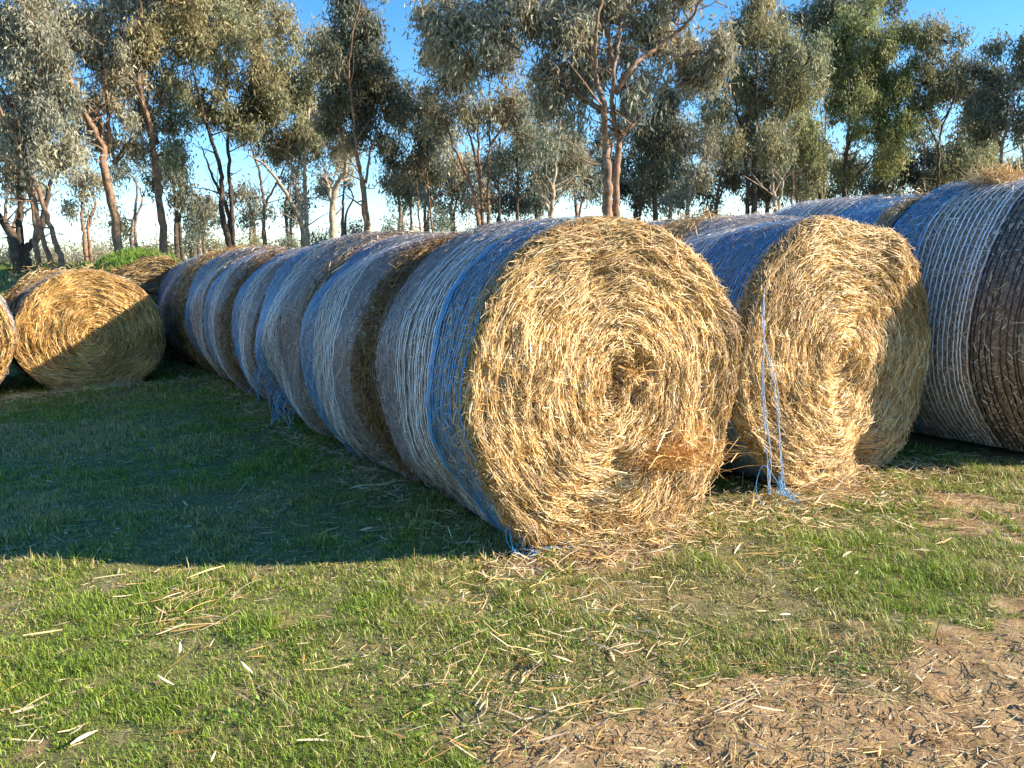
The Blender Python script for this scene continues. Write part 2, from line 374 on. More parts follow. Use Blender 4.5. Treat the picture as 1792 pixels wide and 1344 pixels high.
# ------------------------------------------------------------------ bale rows
# row on the left of the stack, front to back
W = 1.2; ST = 1.236
rowA = []
A1 = Bale(0, 0, seed=1, r=.78, rx=.762, sag=.06); A1.bulge = .02
A1.rec = [(1.02, 1.3, .05)]
A1.dents = [(.04, .79, .055, .09), (.17, .80, .045, .10), (.12, .68, .04, .04), (.30, .33, .10, .08), (.02, .38, .07, .05), (-.42, 1.12, .12, .03), (-.1, 1.25, .06, .04)]
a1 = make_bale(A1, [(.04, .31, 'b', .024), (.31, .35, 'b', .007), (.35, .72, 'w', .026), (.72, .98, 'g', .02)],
    'foremost bale, its big golden straw end face wholly in full sun', face_n=44000, side_n=7000, btint=(.34, .26, .19), bare=[(1.0, 1.19, 3500, .02)], fL=(.05, .2), fwd=(.0011, .0027))  # bare band tinted dark, shade of the gap behind put into the straw colour
mb = MB(); tuft(mb, (.30, -.08, .37), 420, .18, L=(.1, .26), up=.5, wd=(.0013, .0026), tint=(1, .88, .72)); mb.build('loose_straw', M_STRAW, a1); mb = MB(); tuft(mb, (.12, -.0, .79), 60, .09, L=(.04, .10), up=.3, tint=(.9, .8, .65))
mb.build('loose_straw', M_STRAW, a1)
th = np.linspace(-1.9, -1.05, 14); e = A1.P(np.full(14, .025), th, .016 + 0*th)
threads('edge_cord', a1, [e], [NETC['c']], .0045)
ch = []; cc = []
for k in range(13):
    x0 = rng.uniform(-.52, -.3); p = np.array([[x0, .09, .12+.4*max(0, -.35-x0)], [x0-.02, .04, .06], [x0+rng.uniform(-.05, .1), .0, .03], [x0+rng.uniform(-.05, .16), -.03, .015+rng.random()*.03]])
    ch.append(p + rng.normal(0, .012, p.shape)); cc.append(NETC['b'] if rng.random() < .7 else (.3, .45, .75))
threads('frayed_net', a1, ch, cc, .002)

specs = [  # label, zones, bare bands
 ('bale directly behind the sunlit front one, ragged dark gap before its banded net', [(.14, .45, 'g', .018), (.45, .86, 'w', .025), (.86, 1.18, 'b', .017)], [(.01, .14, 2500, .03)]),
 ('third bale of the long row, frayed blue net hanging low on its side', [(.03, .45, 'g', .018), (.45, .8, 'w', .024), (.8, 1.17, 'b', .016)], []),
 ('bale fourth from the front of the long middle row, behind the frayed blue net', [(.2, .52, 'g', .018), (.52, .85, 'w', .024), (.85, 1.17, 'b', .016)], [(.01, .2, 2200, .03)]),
 ('bale fifth from the front of the long middle row, shaded straw showing before its net', [(.25, .55, 'g', .02), (.55, .85, 'w', .02), (.85, 1.17, 'b', .014)], [(.01, .25, 1800, .04)]),
 ('bale sixth from the front of the long middle row, narrow blue band at its back', [(.1, .7, 'w', .02), (.7, 1.17, 'b', .014)], []),
 ('bale near the far end of the long row, shaggy brown straw left bare', [(.8, 1.17, 'b', .014)], [(.01, .85, 4200, .06)]),
 ('bale at the far end of the long middle row, beside the mossy old bales', [(.1, .6, 'w', .02), (.6, 1.17, 'b', .014)], []),
]
for k, (lab, zo, bare) in enumerate(specs):
    s0 = ST*(k+1) + rng.uniform(-.01, .01); rr = .77 + rng.uniform(-.012, .012)
    B = Bale(s0, [0, .0, .02, -.02, .0, .02, -.03][k], seed=2+k, r=rr, sag=.055)
    if bare and k != 5: B.rec = [(-.2, bare[0][1]-.02, .05)]
    det = [1, .85, .7, .6, .5, .5, .45][k]
    o = make_bale(B, zo, lab, face_n=700, side_n=[5500, 4500, 3500, 3000, 2500, 3000, 2500][k], detail=det, bare=bare, btint=(.36, .28, .2) if k != 5 else (.7, .6, .48), fwd=(.003, .006))  # recessed bands carry painted gap shade; the shaggy bale keeps its brown straw
    if k == 1:
        ch = []; cc = []
        for q in range(26):
            tq = rng.uniform(-2.35, -1.75); yy = rng.uniform(.75, 1.15); p0 = B.P(np.array([yy]), np.array([tq]), .02)[0]
            dz = rng.uniform(.08, .26); p = np.array([p0, p0+[-.03, .02, -dz*.4], p0+[-.02+rng.normal(0, .04), rng.normal(0, .05), -dz]]); p[:, 2] = np.maximum(p[:, 2], .02)
            ch.append(p); cc.append(NETC['b'] if rng.random() < .7 else (.5, .6, .8))
        threads('frayed_net', o, ch, cc, .0022)

# middle row (second sunlit face)
B1 = Bale(.08, 1.63, seed=21, r=.78, sag=.06); B1.bulge = .03
B1.dents = [(.02, .62, .14, .09), (.2, .16, .09, .08), (.3, .5, .1, .03), (.25, .95, .16, .03)]
b1 = make_bale(B1, [(.06, .50, 'b', .021), (.5, .98, 'w', .026)], 'second bale with a sunlit straw face, loose blue twine hanging down its left edge', face_n=34000, side_n=5000,
    bare=[(.98, 1.19, 2200, .05)], fwd=(.0012, .0029), fL=(.05, .2))
ch = []; cc = []
for k in range(7):
    x0 = -.60 + rng.normal(0, .014); lane = -.67 if k < 4 else -.58
    ch.append(np.array([[-.56+rng.normal(0, .02), .02, 1.24], [-.64, -.04, 1.10], [-.67+rng.normal(0, .01), -.07, .9], [lane-.02+rng.normal(0, .012), -.09, .6], [lane+rng.normal(0, .012), -.11, .3], [lane+rng.normal(0, .015), -.13, .07]]))
    cc.append([(.2, .42, .72), (.5, .6, .75), (.62, .64, .68)][k % 3])
ch.append(np.array([[-.6, -.13, .10], [-.68, -.10, .22], [-.74, -.10, .12], [-.72, -.14, .02], [-.6, -.17, .02]])); cc.append((.1, .4, .8))
for k in range(11):
    p = np.array([[-.60, -.13, .14], [-.58, -.16, .08], [-.58, -.19, .04]]) + rng.normal(0, .022, (3, 3)); p[:, 2] = np.maximum(p[:, 2], .01); p[2, :2] += rng.normal(0, .03, 2)
    ch.append(p); cc.append((.06, .30, .60) if k % 3 else (.25, .5, .75))
threads('hanging_twine', b1, ch, cc, .0019)
mb = MB()
tuft(mb, (-.1, 1.15, 1.43), 260, .22, L=(.06, .2), up=.7, tint=(.95, .85, .65)); tuft(mb, (-.36, 1.17, 1.33), 300, .25, L=(.06, .2), up=.5, tint=(.9, .75, .55))
mb.build('loose_straw', M_STRAW, b1)
bl = ['bale right behind the twine-hung one, only its straw-strewn white netted top showing', 'bale third in the row behind the twine-hung one, thin sunlit top between its neighbours',
      'bale fourth in the row behind the twine-hung one, sliver of top before the tree trunks', 'bale fifth in the row behind the twine-hung one, barely showing over the long row']
for k in range(4):
    B = Bale(1.24*(k+1)+.02, 1.62+rng.uniform(-.02, .02), seed=30+k, r=.76+.01*(k % 2), sag=.06)
    o = make_bale(B, [(.08, .5, 'w', .022), (.5, .8, 'g', .02), (.8, 1.15, 'b', .016)], bl[k], face_n=300, side_n=2600, detail=.8-.1*k, fwd=(.003, .006), bare=[(.01, .1, 700, .04)])
    mb = MB(); tuft(mb, (0, .05, 1.46), 60, .2, L=(.05, .12), up=.5); mb.build('loose_straw', M_STRAW, o)

# right-hand row, bigger bales
C1 = Bale(.66-1.12, 3.43, seed=41, r=.885, sag=.05, w=1.12)
c1 = make_bale(C1, [(.02, .37, 'k', .038), (.37, .82, 'w', .034), (.82, 1.11, 'b', .021)], 'largest bale at the right edge, widely spaced black and white net strands, straw topped', thick=1.0, stint=(1.05, 1.08, 1.3), poke=1400,
    face_n=1500, side_n=9000, dull=.8, fwd=(.003, .006))
mb = MB(); tuft(mb, (-.14, .72, 1.74), 620, .14, L=(.05, .17), up=.9, wd=(.0015, .0032))
mb.build('loose_straw', M_STRAW, c1)
cl = ['bale behind the largest one, bright blue band on its low top', 'bale with pale white netted top, left of the bright blue banded top', 'white topped bale two behind the blue banded one in the right row',
      'bale farthest back in the right row, top just showing below the trunks']
for k in range(4):
    B = Bale(.68+1.24*k, 3.32, seed=50+k, r=.86 if k == 0 else .84, sag=.05)
    zo = [(.06, .5, 'b', .013), (.5, 1.17, 'w', .02)] if k != 1 else [(.03, 1.17, 'w', .02)]
    o = make_bale(B, zo, cl[k], face_n=300, side_n=2600, detail=.8-.1*k, fwd=(.003, .006), bare=[(.01, .08, 500, .03)])
    mb = MB(); tuft(mb, (0, .3, 2*B.r-.06), 60, .2, L=(.04, .12), up=.5); mb.build('loose_straw', M_STRAW, o)

# bales on the far left
L1 = Bale(7.45, -1.76, seed=61, r=.70, rx=.76, sag=.07); L1.bulge = .05
L1.dents = [(0.05, .6, .08, .03)]
make_bale(L1, [(.05, .7, 'w', .02), (.7, 1.15, 'b', .02)], 'squat bale standing alone at left, shadow line running diagonally over its round face', face_n=15000, side_n=2500, detail=.6,
    fwd=(.0018, .0042), fL=(.08, .28), ftint=(.95, .84, .6))
L2 = Bale(8.7, -1.95, seed=62, r=.67, rx=.76, sag=.06)
o = make_bale(L2, [(.5, 1.1, 'w', .03)], 'weathered bale tucked right behind the squat left one, loose straw on its top', face_n=600, side_n=4500, detail=.5, fwd=(.003, .006), bare=[(.0, .6, 2500, .05)], dull=.2)
mb = MB()
for x, y in ((-.2, .5), (.1, .9), (.3, 1.1)): tuft(mb, (x, y, 1.26), 160, .4, L=(.06, .2), up=.5)
mb.build('loose_straw', M_STRAW, o)
M1 = Bale(7.05, -3.30, seed=63, r=.74, rx=.78, sag=.06)
make_bale(M1, [(.05, 1.1, 'w', .02)], 'bale cut off by the left edge of the picture, netted top half in shade', face_n=6000, side_n=3000, detail=.6, fwd=(.003, .006), ftint=(.95, .85, .62))
M2 = Bale(8.35, -3.55, seed=64, r=.73, rx=.78, sag=.06)
o = make_bale(M2, [], 'bare straw bale behind the one at the left edge', face_n=600, side_n=4000, detail=.5, fwd=(.003, .006), bare=[(.0, 1.2, 2500, .05)], dull=.2)
for k, (s0, pp) in enumerate(((9.75, -.85), (11.0, -.8))):
    G = Bale(s0, pp, seed=70+k, r=.76, rx=.84, sag=.05)
    G.z = max(G.z-.02, .0) if k == 0 else .1
    o = make_bale(G, [], ['old mossy bale sprouting green grass, behind the end of the long row', 'farther mossy bale with grass growing on its flat top'][k], face_n=2500, side_n=4500, detail=.5,
        fwd=(.003, .006), dull=.45, ftint=(.42, .40, .30), stint=(.55, .52, .42), core=(.12, .10, .055))
    mb = MB(); n = 3400; y = rng.uniform(0, 1.2, n); th = rng.normal(-.25, .55, n)
    keep = fbm(y*3+k*7, th*3+4, 3) > .47; y, th = y[keep], th[keep]; n = len(y)
    p = G.P(y, th, 0*y); d = unit(rng.normal(0, .5, (n, 3)) + np.array([0, 0, 1])); ln = rng.uniform(.03, .09, n)[:, None]
    P = np.stack([p, p+d*ln*.6, p+d*ln+rng.normal(0, .01, (n, 3))], 1); Wv = unit(np.cross(d, rng.normal(0, 1, (n, 3))))*.005
    cg = np.array([.16, .27, .04])*(.6+.8*rng.random((n, 1)))
    blades(mb, P, Wv[:, None]*np.array([1, .8, .2])[None, :, None], cg); mb.build('moss', M_MOSS, o)

# ------------------------------------------------------------------ grass and litter
def in_bales(x, y):
    r = np.stack([x, y], -1) - FRONT; s = r@AXIS; p = r@SIDE
    return ((s > .05) & (s < 9.5) & (p > -.42) & (p < .42)) | ((s > .05) & (s < 6) & (p > 1.2) & (p < 2)) | ((s > -.8) & (s < 6) & (p > 2.8) & (p < 3.8))
def ground_grass():
    mb = MB()
    for (y0, y1, dens, hw, ln) in ((1.55, 2.6, 17000, .0011, (.018, .055)), (2.6, 3.6, 12500, .0013, (.02, .06)), (3.6, 5.2, 6500, .0018, (.025, .065)), (5.2, 8.5, 2600, .0028, (.03, .075)), (8.5, 13, 900, .005, (.04, .09)), (13, 26, 160, .012, (.06, .16))):
        xm = .84*y1 + 1.1; n = int(dens*2.5*(y1-y0)*2*xm)
        x = rng.uniform(-xm, xm, n); y = rng.uniform(y0, y1, n); k = np.abs(x) < .84*y+1.1; x, y = x[k], y[k]
        g = grass_mask(x, y); cl = fbm(x*9, y*9+8, 3); k = (rng.random(len(x)) < g*np.clip(.35+2.4*(cl-.3), .15, 1.2) + .05) & ~in_bales(x, y)
        x, y = x[k], y[k]; n = len(x)
        z = height(x, y); patch = fbm(x*1.3+50, y*1.3, 4); tall = np.clip(.5 + 1.9*(fbm(x*4.1+11, y*4.1+5, 3)-.38), .4, 2.0)
        L = rng.uniform(*ln, n)*tall; L = .88*np.where(rng.random(n) < .02, L*1.9, L)
        a = rng.uniform(0, 2*np.pi, n); tilt = np.where(rng.random(n) < .38, rng.uniform(.7, 1.4, n), np.abs(rng.normal(.4, .35, n)))
        d = np.stack([np.sin(tilt)*np.cos(a), np.sin(tilt)*np.sin(a), np.cos(tilt)], -1)
        d2 = d + np.stack([np.cos(a), np.sin(a), -.9+0*a], -1)*rng.uniform(.1, .9, n)[:, None]
        p0 = np.stack([x, y, z-.004], -1); p1 = p0 + d*L[:, None]*.55; p2 = p1 + unit(d2)*L[:, None]*.45; p2[:, 2] = np.maximum(p2[:, 2], z+.002)
        dry = rng.random(n) < np.clip(.22 + 2.0*(patch-.47) + .12*(tilt > .9), .05, .8)
        green = np.array([.23, .34, .04])*(.4 + 1.1*rng.random((n, 1))) + np.array([.05, .02, 0])*rng.random((n, 1))
        dc = np.array([.62, .50, .22])*(.5+.7*rng.random((n, 1)))
        sh = smooth(3.6, 3.9, y - .10*x)*smooth(.3, -.4, x); green = green*(1-.0*sh[:, None])
        W_ = np.stack([-np.sin(a+rng.normal(0, .6, n)), np.cos(a), 0*a], -1)*(hw*rng.uniform(.7, 1.5, n))[:, None]
        blades(mb, np.stack([p0, p1, p2], 1), W_[:, None]*np.array([1, .8, .12])[None, :, None], np.where(dry[:, None], dc, green))
    for (px, py) in zip(rng.uniform(-100, 1900, 80), rng.uniform(820, 1344, 80)):          # clover and flat broad-leaved weeds
        c = on_ground(px, py)
        if grass_mask(np.array([c[0]]), np.array([c[1]]))[0] < .6 or in_bales(c[0:1], c[1:2])[0]: continue
        n = 26; rr = rng.uniform(.03, .09); q = c + rng.normal(0, rr, (n, 2)); z = height(q[:, 0], q[:, 1]) + rng.uniform(.012, .035, n)
        a = rng.uniform(0, 6.28, n); d = np.stack([np.cos(a), np.sin(a), rng.normal(0, .3, n)], -1)*rng.uniform(.004, .009, n)[:, None]; p = np.stack([q[:, 0], q[:, 1], z], -1)
        W_ = np.stack([-np.sin(a), np.cos(a), rng.normal(0, .3, n)], -1)*rng.uniform(.003, .0055, n)[:, None]
        blades(mb, np.stack([p-d, p, p+d], 1), W_[:, None]*np.array([.5, 1, .5])[None, :, None], np.array([.20, .31, .05])*(.6+.8*rng.random((n, 1))))
    o = mb.build('grass', M_GRASS); props(o, 'short green and dry grass covering the paddock between patches of bare earth', 'grass', kind='stuff')
ground_grass()

def litter():
    mb = MB()
    def scatter(x, y, L, w, flat=.16, lift=.012, tint=(1, 1, 1)):
        n = len(x); z = height(x, y) + rng.uniform(.002, lift, n)
        a = rng.uniform(0, 2*np.pi, n); el = rng.normal(0, flat, n)
        d = np.stack([np.cos(a)*np.cos(el), np.sin(a)*np.cos(el), np.sin(el)], -1)
        p = np.stack([x, y, z], -1); bend = rng.normal(0, .045, (n, 3))*L[:, None]
        P = np.stack([p-d*L[:, None]*.5, p-d*L[:, None]*.15+bend*.6, p+d*L[:, None]*.15+bend*.6, p+d*L[:, None]*.5], 1)
        gz = height(P[..., 0], P[..., 1]); P[..., 2] = np.maximum(P[..., 2], gz+.004)
        W_ = np.stack([-np.sin(a), np.cos(a), rng.normal(0, .5, n)], -1); W_ = unit(W_)*w[:, None]
        c = straw_cols(n, (.3, .15, .08, .3, .12, .15), tint=tint)
        blades(mb, P, W_[:, None]*np.array([.35, 1, 1, .3])[None, :, None], c, np.array([[0, 0, .0015]])*np.ones((n, 1)))
    def field(n, y0, y1, cond=None):
        y = rng.uniform(y0, y1, n); x = rng.uniform(-1, 1, n)*(.7*y+.4); return x, y
    x, y = field(12000, 1.6, 4.2); k = rng.random(len(x)) < np.clip(1.1*(fbm(x*2.6+20, y*2.6, 4)-.25), .06, .45); x, y = x[k], y[k]
    scatter(x, y, rng.gamma(2.2, .017, len(x)).clip(.008, .13), rng.uniform(.0008, .0028, len(x)))
    x, y = field(3600, 3.8, 9); k = ~in_bales(x, y); x, y = x[k], y[k]
    scatter(x, y, rng.gamma(2.2, .035, len(x)).clip(.02, .25), rng.uniform(.0015, .004, len(x)), tint=(.9, .9, .9))
    x, y = field(170, 1.7, 4.6); scatter(x, y, rng.uniform(.03, .13, len(x)), rng.uniform(.0025, .006, len(x)), .1, .03, (1.05, 1.08, 1.15))   # broad pale flakes
    # fragments on bare earth at right
    n = 2600; g = np.stack([on_ground(a, b) for a, b in zip(rng.uniform(850, 1850, n), rng.uniform(1120, 1350, n))])
    scatter(g[:, 0], g[:, 1], rng.gamma(2, .014, n).clip(.006, .12), rng.uniform(.0007, .0024, n), tint=(.85, .8, .75))
    # spill in front of the faces and along the rows
    for (s0, p0, rs, rp, n, L) in ((-.05, .12, .14, .42, 1900, .06), (-.25, .1, .2, .5, 600, .06), (-.0, 1.6, .16, .5, 1300, .06), (-.3, 1.3, .25, .5, 700, .06), (3, -.62, 3.2, .09, 1600, .07), (7.2, -1.9, .12, .75, 900, .08), (7.0, -3.3, .15, .7, 500, .08),
                                  (-.75, -.6, .2, .4, 160, .06), (-1.0, -1.2, .25, .3, 160, .07)):
        q = FRONT + AXIS*(s0+rng.normal(0, rs, n))[:, None] + SIDE*(p0+rng.normal(0, rp, n))[:, None]
        scatter(q[:, 0], q[:, 1], rng.gamma(3, L/3, n).clip(.02, .22), rng.uniform(.0012, .0034, n), .3, .035)
    q = np.stack([on_ground(a, b) for a, b in zip(rng.normal(330, 55, 90), rng.normal(1060, 28, 90))]); scatter(q[:, 0], q[:, 1], rng.uniform(.06, .24, 90), rng.uniform(.0014, .003, 90), .15, .03)
    o = mb.build('straw_litter', M_STRAW); props(o, 'loose straw stalks and pale flakes strewn over the grass and earth', 'straw litter', kind='stuff')
litter()

# ------------------------------------------------------------------ trees
LEAFC = {'grey': ((.28, .275, .19), (.50, .46, .33)), 'olive': ((.22, .215, .11), (.47, .43, .25)), 'dark': ((.11, .125, .08), (.26, .26, .18)),
         'green': ((.20, .215, .08), (.42, .41, .17)), 'blue': ((.20, .21, .15), (.38, .37, .27))}
BARKC = {'tan': (.25, .155, .10), 'pale': (.44, .34, .25), 'dark': (.10, .075, .055), 'grey': (.24, .19, .15)}

def gz1(x, y): return float(height(np.array([x]), np.array([y]))[0])

def leaves(mb, C, n_per, L, wd, spread, tone, droop=1.0):
    """clumps of narrow hanging leaves round centres C (N,3)"""
    N = len(C); n = N*n_per; c = np.repeat(C, n_per, 0)
    off = rng.normal(0, 1, (n, 3))*np.repeat(spread*(.5+.9*rng.random((N, 1))), n_per, 0)*np.array([.85, .85, 1.15])
    p0 = c + off
    d = unit(rng.normal(0, .62, (n, 3)) + np.array([0, 0, -1.0*droop])); ln = L*rng.uniform(.6, 1.25, n)[:, None]
    W_ = unit(np.cross(d, rng.normal(0, 1, (n, 3))))*(wd*rng.uniform(.7, 1.25, n))[:, None]
    P = np.stack([p0, p0+d*ln*.45 , p0+d*ln + rng.normal(0, .08, (n, 3))*ln], 1)
    a, b_ = np.array(LEAFC[tone][0]), np.array(LEAFC[tone][1])
    tn = np.repeat(rng.random((N, 1)), n_per, 0)*.5 + rng.random((n, 1))*.5
    col = (a*(1-tn) + b_*tn)*(.7+.6*rng.random((n, 1)))*rng.uniform(.78, 1.25)*(1 + rng.uniform(-.09, .09)*np.array([1, 0, -1]))
    red = rng.random(n) < .03; col[red] = np.array([.24, .15, .06])
    blades(mb, P, W_[:, None]*np.array([.25, 1, .12])[None, :, None], col)

def tree(Y, stems, blobs, tone, bark, label, r0=.10, leafL=None, dens=1.0, group=None, kind='gum_tree', cat='tree', far=False, twig=1.0):
    """stems: polylines of (px,py[,dy]) in the photo's frame at depth Y; blobs: (px,py,rx,ry,weight)"""
    sc = Y/F_PX
    base = unproj(stems[0][0][0], stems[0][0][1], Y); bz = gz1(base[0], Y)
    root = thing(kind, (base[0], Y, bz-.03), 0, label, cat, group)
    o3 = np.array([base[0], Y, bz-.03]); bark_c = np.array(BARKC[bark])
    tm = MB(); nodes = []; nr = []
    for i, st in enumerate(stems):
        pts = [];
        for j, q in enumerate(st):
            dy = q[2] if len(q) > 2 else (rng.normal(0, .12) + (i % 3 - 1)*.12*j)
            pts.append(unproj(q[0], q[1], Y) + np.array([0, dy if j else (i % 3 - 1)*.1, 0]))
        pts = np.array(pts)
        if st[0][1] > 335 and Y < 60:
            lowest = pts[0].copy(); g = gz1(lowest[0], lowest[1]) - .1
            if lowest[2] > g + .05: pts = np.vstack([[lowest[0], lowest[1], g], pts]) if lowest[2] > g+.25 else np.vstack([[lowest[0], lowest[1], g], pts[1:]])
            else: pts[0, 2] = g
        p = catmull(pts, 7); p[1:] += rng.normal(0, .012, p[1:].shape)
        ra = r0*.82*(1 if i == 0 else .78)*(st[0][3] if len(st[0]) > 3 else 1)
        if i and st[0][1] < 335: ra *= .7
        rad = np.linspace(ra, ra*.16, len(p)); rad[0] *= 1.25
        cv = bark_c*(.85+.3*rng.random())
        tube(tm, p - o3, rad, cv, 8, .22)
        nodes.append(p); nr.append(rad)
        nb = 9 if not far else 4; ks = rng.integers(int(len(p)*.3), len(p), nb)        # bare side branches
        a = p[ks]; dr_ = unit(rng.normal(0, 1, (nb, 3))*np.array([1, .8, .3]) + np.array([0, 0, .75])); ln_ = rng.uniform(.4, 1.3, (nb, 1))
        b1_ = a + dr_*ln_*.5 + rng.normal(0, .05, (nb, 3)); b2_ = b1_ + unit(dr_ + rng.normal(0, .35, (nb, 3)))*ln_*.5
        tubes(tm, np.stack([a, (a+b1_)/2 + rng.normal(0, .02, (nb, 3)), b1_, b2_], 1) - o3, np.minimum(rad[ks]*.45, .022), np.full(nb, .004), np.repeat(cv[None]*1.05, nb, 0), 4)
    nodes = np.vstack(nodes); nr = np.concatenate(nr)
    cm = MB(); lL = leafL or (.105 if Y < 17 else .115 if Y < 24 else .16)
    for (bx, by, rx, ry, wgt) in blobs:
        if bx > 700 and far: rx, ry = rx*1.15, ry*1.15
        c = unproj(bx, by, Y); c[1] += rng.normal(rx*sc*.25, rx*sc*.35); rX, rZ = rx*sc, ry*sc; rY = max(rX, .6)*.9
        # limb to the blob
        dd = np.linalg.norm(nodes - c, axis=1) + np.maximum(nodes[:, 2]-c[2], 0)*2.5; k = int(np.argmin(dd)); st_ = nodes[k]
        mid = (st_+c)/2 + np.array([0, 0, -.12*dd[k]*.5]) + rng.normal(0, .06, 3)
        rl = min(nr[k]*.6, .05); lim = catmull([st_, mid, c], 6)
        tube(tm, lim-o3, np.linspace(rl, rl*.3, len(lim)), bark_c*(.8+.3*rng.random()), 5, .2)
        ncl = int(np.clip(wgt*dens*rX*rZ*rY*(140 if not far else 55), 20, 460))
        nsub = max(4, int(ncl/9)); q = unit(rng.normal(0, 1, (nsub, 3)))*np.cbrt(rng.random((nsub, 1)))*.95; sub = q
        pc = sub[rng.integers(0, nsub, ncl)] + rng.normal(0, .17, (ncl, 3))
        C = c + pc*np.array([rX, rY, rZ])
        m = len(C); src = lim[rng.integers(len(lim)//2, len(lim), m)]
        md = (src+C)/2 + rng.normal(0, .05, (m, 3)) + np.array([0, 0, .05])
        kk = rng.random(m) < (.75 if not far else .35)
        tubes(tm, np.stack([src, md, C, C+np.array([0, 0, -.08])], 1)[kk]-o3, np.full(kk.sum(), .010*twig), np.full(kk.sum(), .0035), np.repeat(bark_c[None]*.8, kk.sum(), 0), 3)
        leaves(cm, C-o3, int((64 if not far else 44)*1.0), lL, lL*.13 if not far else lL*.16, .135 if not far else .20, tone, 1.0)
    tm.build('trunk', M_BARK, root); cm.build('crown', M_LEAF, root)
    return root
G_F = 'gum trees in the row behind the bales'; G_B = 'gum trees farther back in the belt'

tree(17.5, [[(45, 505), (42, 440), (15, 400), (-20, 320), (-50, 200)], [(44, 440), (62, 415), (78, 360), (92, 300), (120, 230)], [(30, 420), (20, 340), (10, 250)]],
     [(-30, 200, 70, 80, 1), (20, 300, 50, 40, .7), (-20, 80, 80, 80, 1)], 'grey', 'dark', 'dark trunked gum forking low down at the far left edge', .17, group=G_F)
tree(17.0, [[(115, 468), (98, 410), (70, 330), (38, 240), (5, 150), (-20, 60)], [(97, 468), (75, 390), (52, 310), (32, 250), (30, 150)], [(62, 468), (46, 370), (30, 270), (5, 200), (-30, 130)], [(50, 300), (58, 220), (70, 120), (60, 20)]],
     [(35, 40, 70, 60, 1.1), (70, 130, 60, 60, 1), (20, 150, 60, 60, 1), (60, 215, 55, 45, 1), (95, 250, 40, 35, .8), (40, -50, 80, 60, 1), (10, 255, 40, 40, .9), (60, 90, 55, 50, 1), (100, 190, 40, 40, .9), (15, 90, 50, 50, 1), (80, 280, 30, 25, .7)], 'grey', 'tan', 'leaning reddish multi-trunk gum over the squat left bale', .085, group=G_F)
tree(18.5, [[(212, 466), (203, 380), (195, 290), (190, 262), (165, 185), (135, 120), (108, 30), (95, -60)], [(194, 268), (192, 210), (190, 130), (205, 40), (210, -60)], [(196, 285), (222, 240), (248, 200), (245, 130), (262, 60)], [(188, 255), (183, 205), (178, 130)]],
     [(120, 60, 60, 60, .9), (160, 20, 60, 60, 1), (215, 80, 55, 60, .9), (170, 130, 50, 45, .7), (130, 190, 50, 40, .6), (230, 160, 40, 45, .6), (180, -60, 90, 60, 1), (225, 10, 50, 50, .9), (190, 190, 45, 40, .8), (160, 240, 40, 35, .7), (215, 250, 30, 25, .5), (100, 110, 50, 50, .9), (245, 110, 40, 40, .9)], 'grey', 'tan', 'stout reddish trunk gum forking into three, right of the leaning trunks', .125, group=G_F)
tree(19.0, [[(293, 455), (284, 370), (277, 290), (273, 230), (263, 160), (262, 120), (275, 20), (280, -60)], [(275, 250), (256, 215), (240, 180), (205, 135)], [(272, 200), (300, 130), (320, 50)]],
     [(270, 90, 55, 50, 1), (320, 60, 60, 60, 1), (360, 30, 60, 50, 1), (300, 0, 70, 60, 1), (250, 50, 45, 50, .8), (290, 150, 40, 35, .6), (310, -70, 90, 60, 1), (300, 210, 30, 35, .6), (330, 110, 50, 45, 1), (250, 130, 40, 40, .8), (300, 255, 30, 28, .7), (250, 210, 35, 35, .7), (385, 70, 45, 45, .9)], 'olive', 'tan', 'tall straight gum with one trunk and pale crown, second from the stout forked one', .11, group=G_F)
tree(21, [[(406, 440), (396, 370), (388, 300), (372, 230), (352, 150), (345, 60)], [(408, 440), (404, 360), (401, 280), (398, 180), (400, 90), (410, 0)], [(396, 370), (372, 310), (345, 255)]],
     [(350, 110, 40, 60, .6), (400, 60, 55, 55, .9), (440, 120, 50, 60, .9), (430, 30, 50, 50, .9), (380, 200, 50, 40, .5), (345, 190, 35, 40, .5), (455, 190, 45, 45, .9), (400, -20, 70, 50, 1), (420, 200, 40, 40, .9), (360, 160, 40, 40, .8), (440, 160, 40, 45, 1), (395, 150, 35, 40, .7)], 'olive', 'dark', 'twin dark trunks rising close together with an airy crown', .11, group=G_F)  # dark bark colour stands for stems in shadow
tree(22, [[(464, 430), (462, 360), (455, 300), (450, 240), (455, 150)], [(462, 370), (480, 330), (500, 290), (510, 250)]],
     [(470, 240, 45, 45, 1), (490, 180, 45, 50, 1), (505, 260, 35, 35, .9), (440, 230, 30, 30, .6), (480, 120, 35, 40, .9), (510, 215, 35, 40, .9), (450, 190, 35, 40, .8)], 'olive', 'tan', 'slender gum with drooping olive crown right of the twin dark trunks', .07, group=G_F)
tree(22, [[(538, 435), (528, 385), (505, 340), (480, 300), (450, 275)], [(540, 435), (530, 340), (535, 290), (538, 200), (545, 120), (520, 60)], [(525, 370), (515, 310), (500, 240)]],
     [(500, 60, 40, 40, .9), (480, 25, 35, 30, .9), (550, 60, 40, 35, .8), (545, 180, 40, 50, .9), (530, 240, 35, 40, .7), (570, 110, 35, 50, .8), (520, 110, 40, 40, .8), (560, 230, 35, 35, .7), (510, 160, 35, 35, .8)], 'olive', 'pale', 'pale trunked gum branching low with a patch of blue sky at its top', .12, group=G_F)
tree(20, [[(585, 425), (583, 370), (592, 325), (612, 295), (606, 240), (596, 180)], [(584, 380), (575, 330), (560, 270)]],
     [(570, 200, 35, 45, .8), (610, 170, 40, 50, 1), (590, 260, 30, 25, .5)], 'grey', 'pale', 'crooked pale trunk bending right before the dense dark crown', .125, group=G_F)
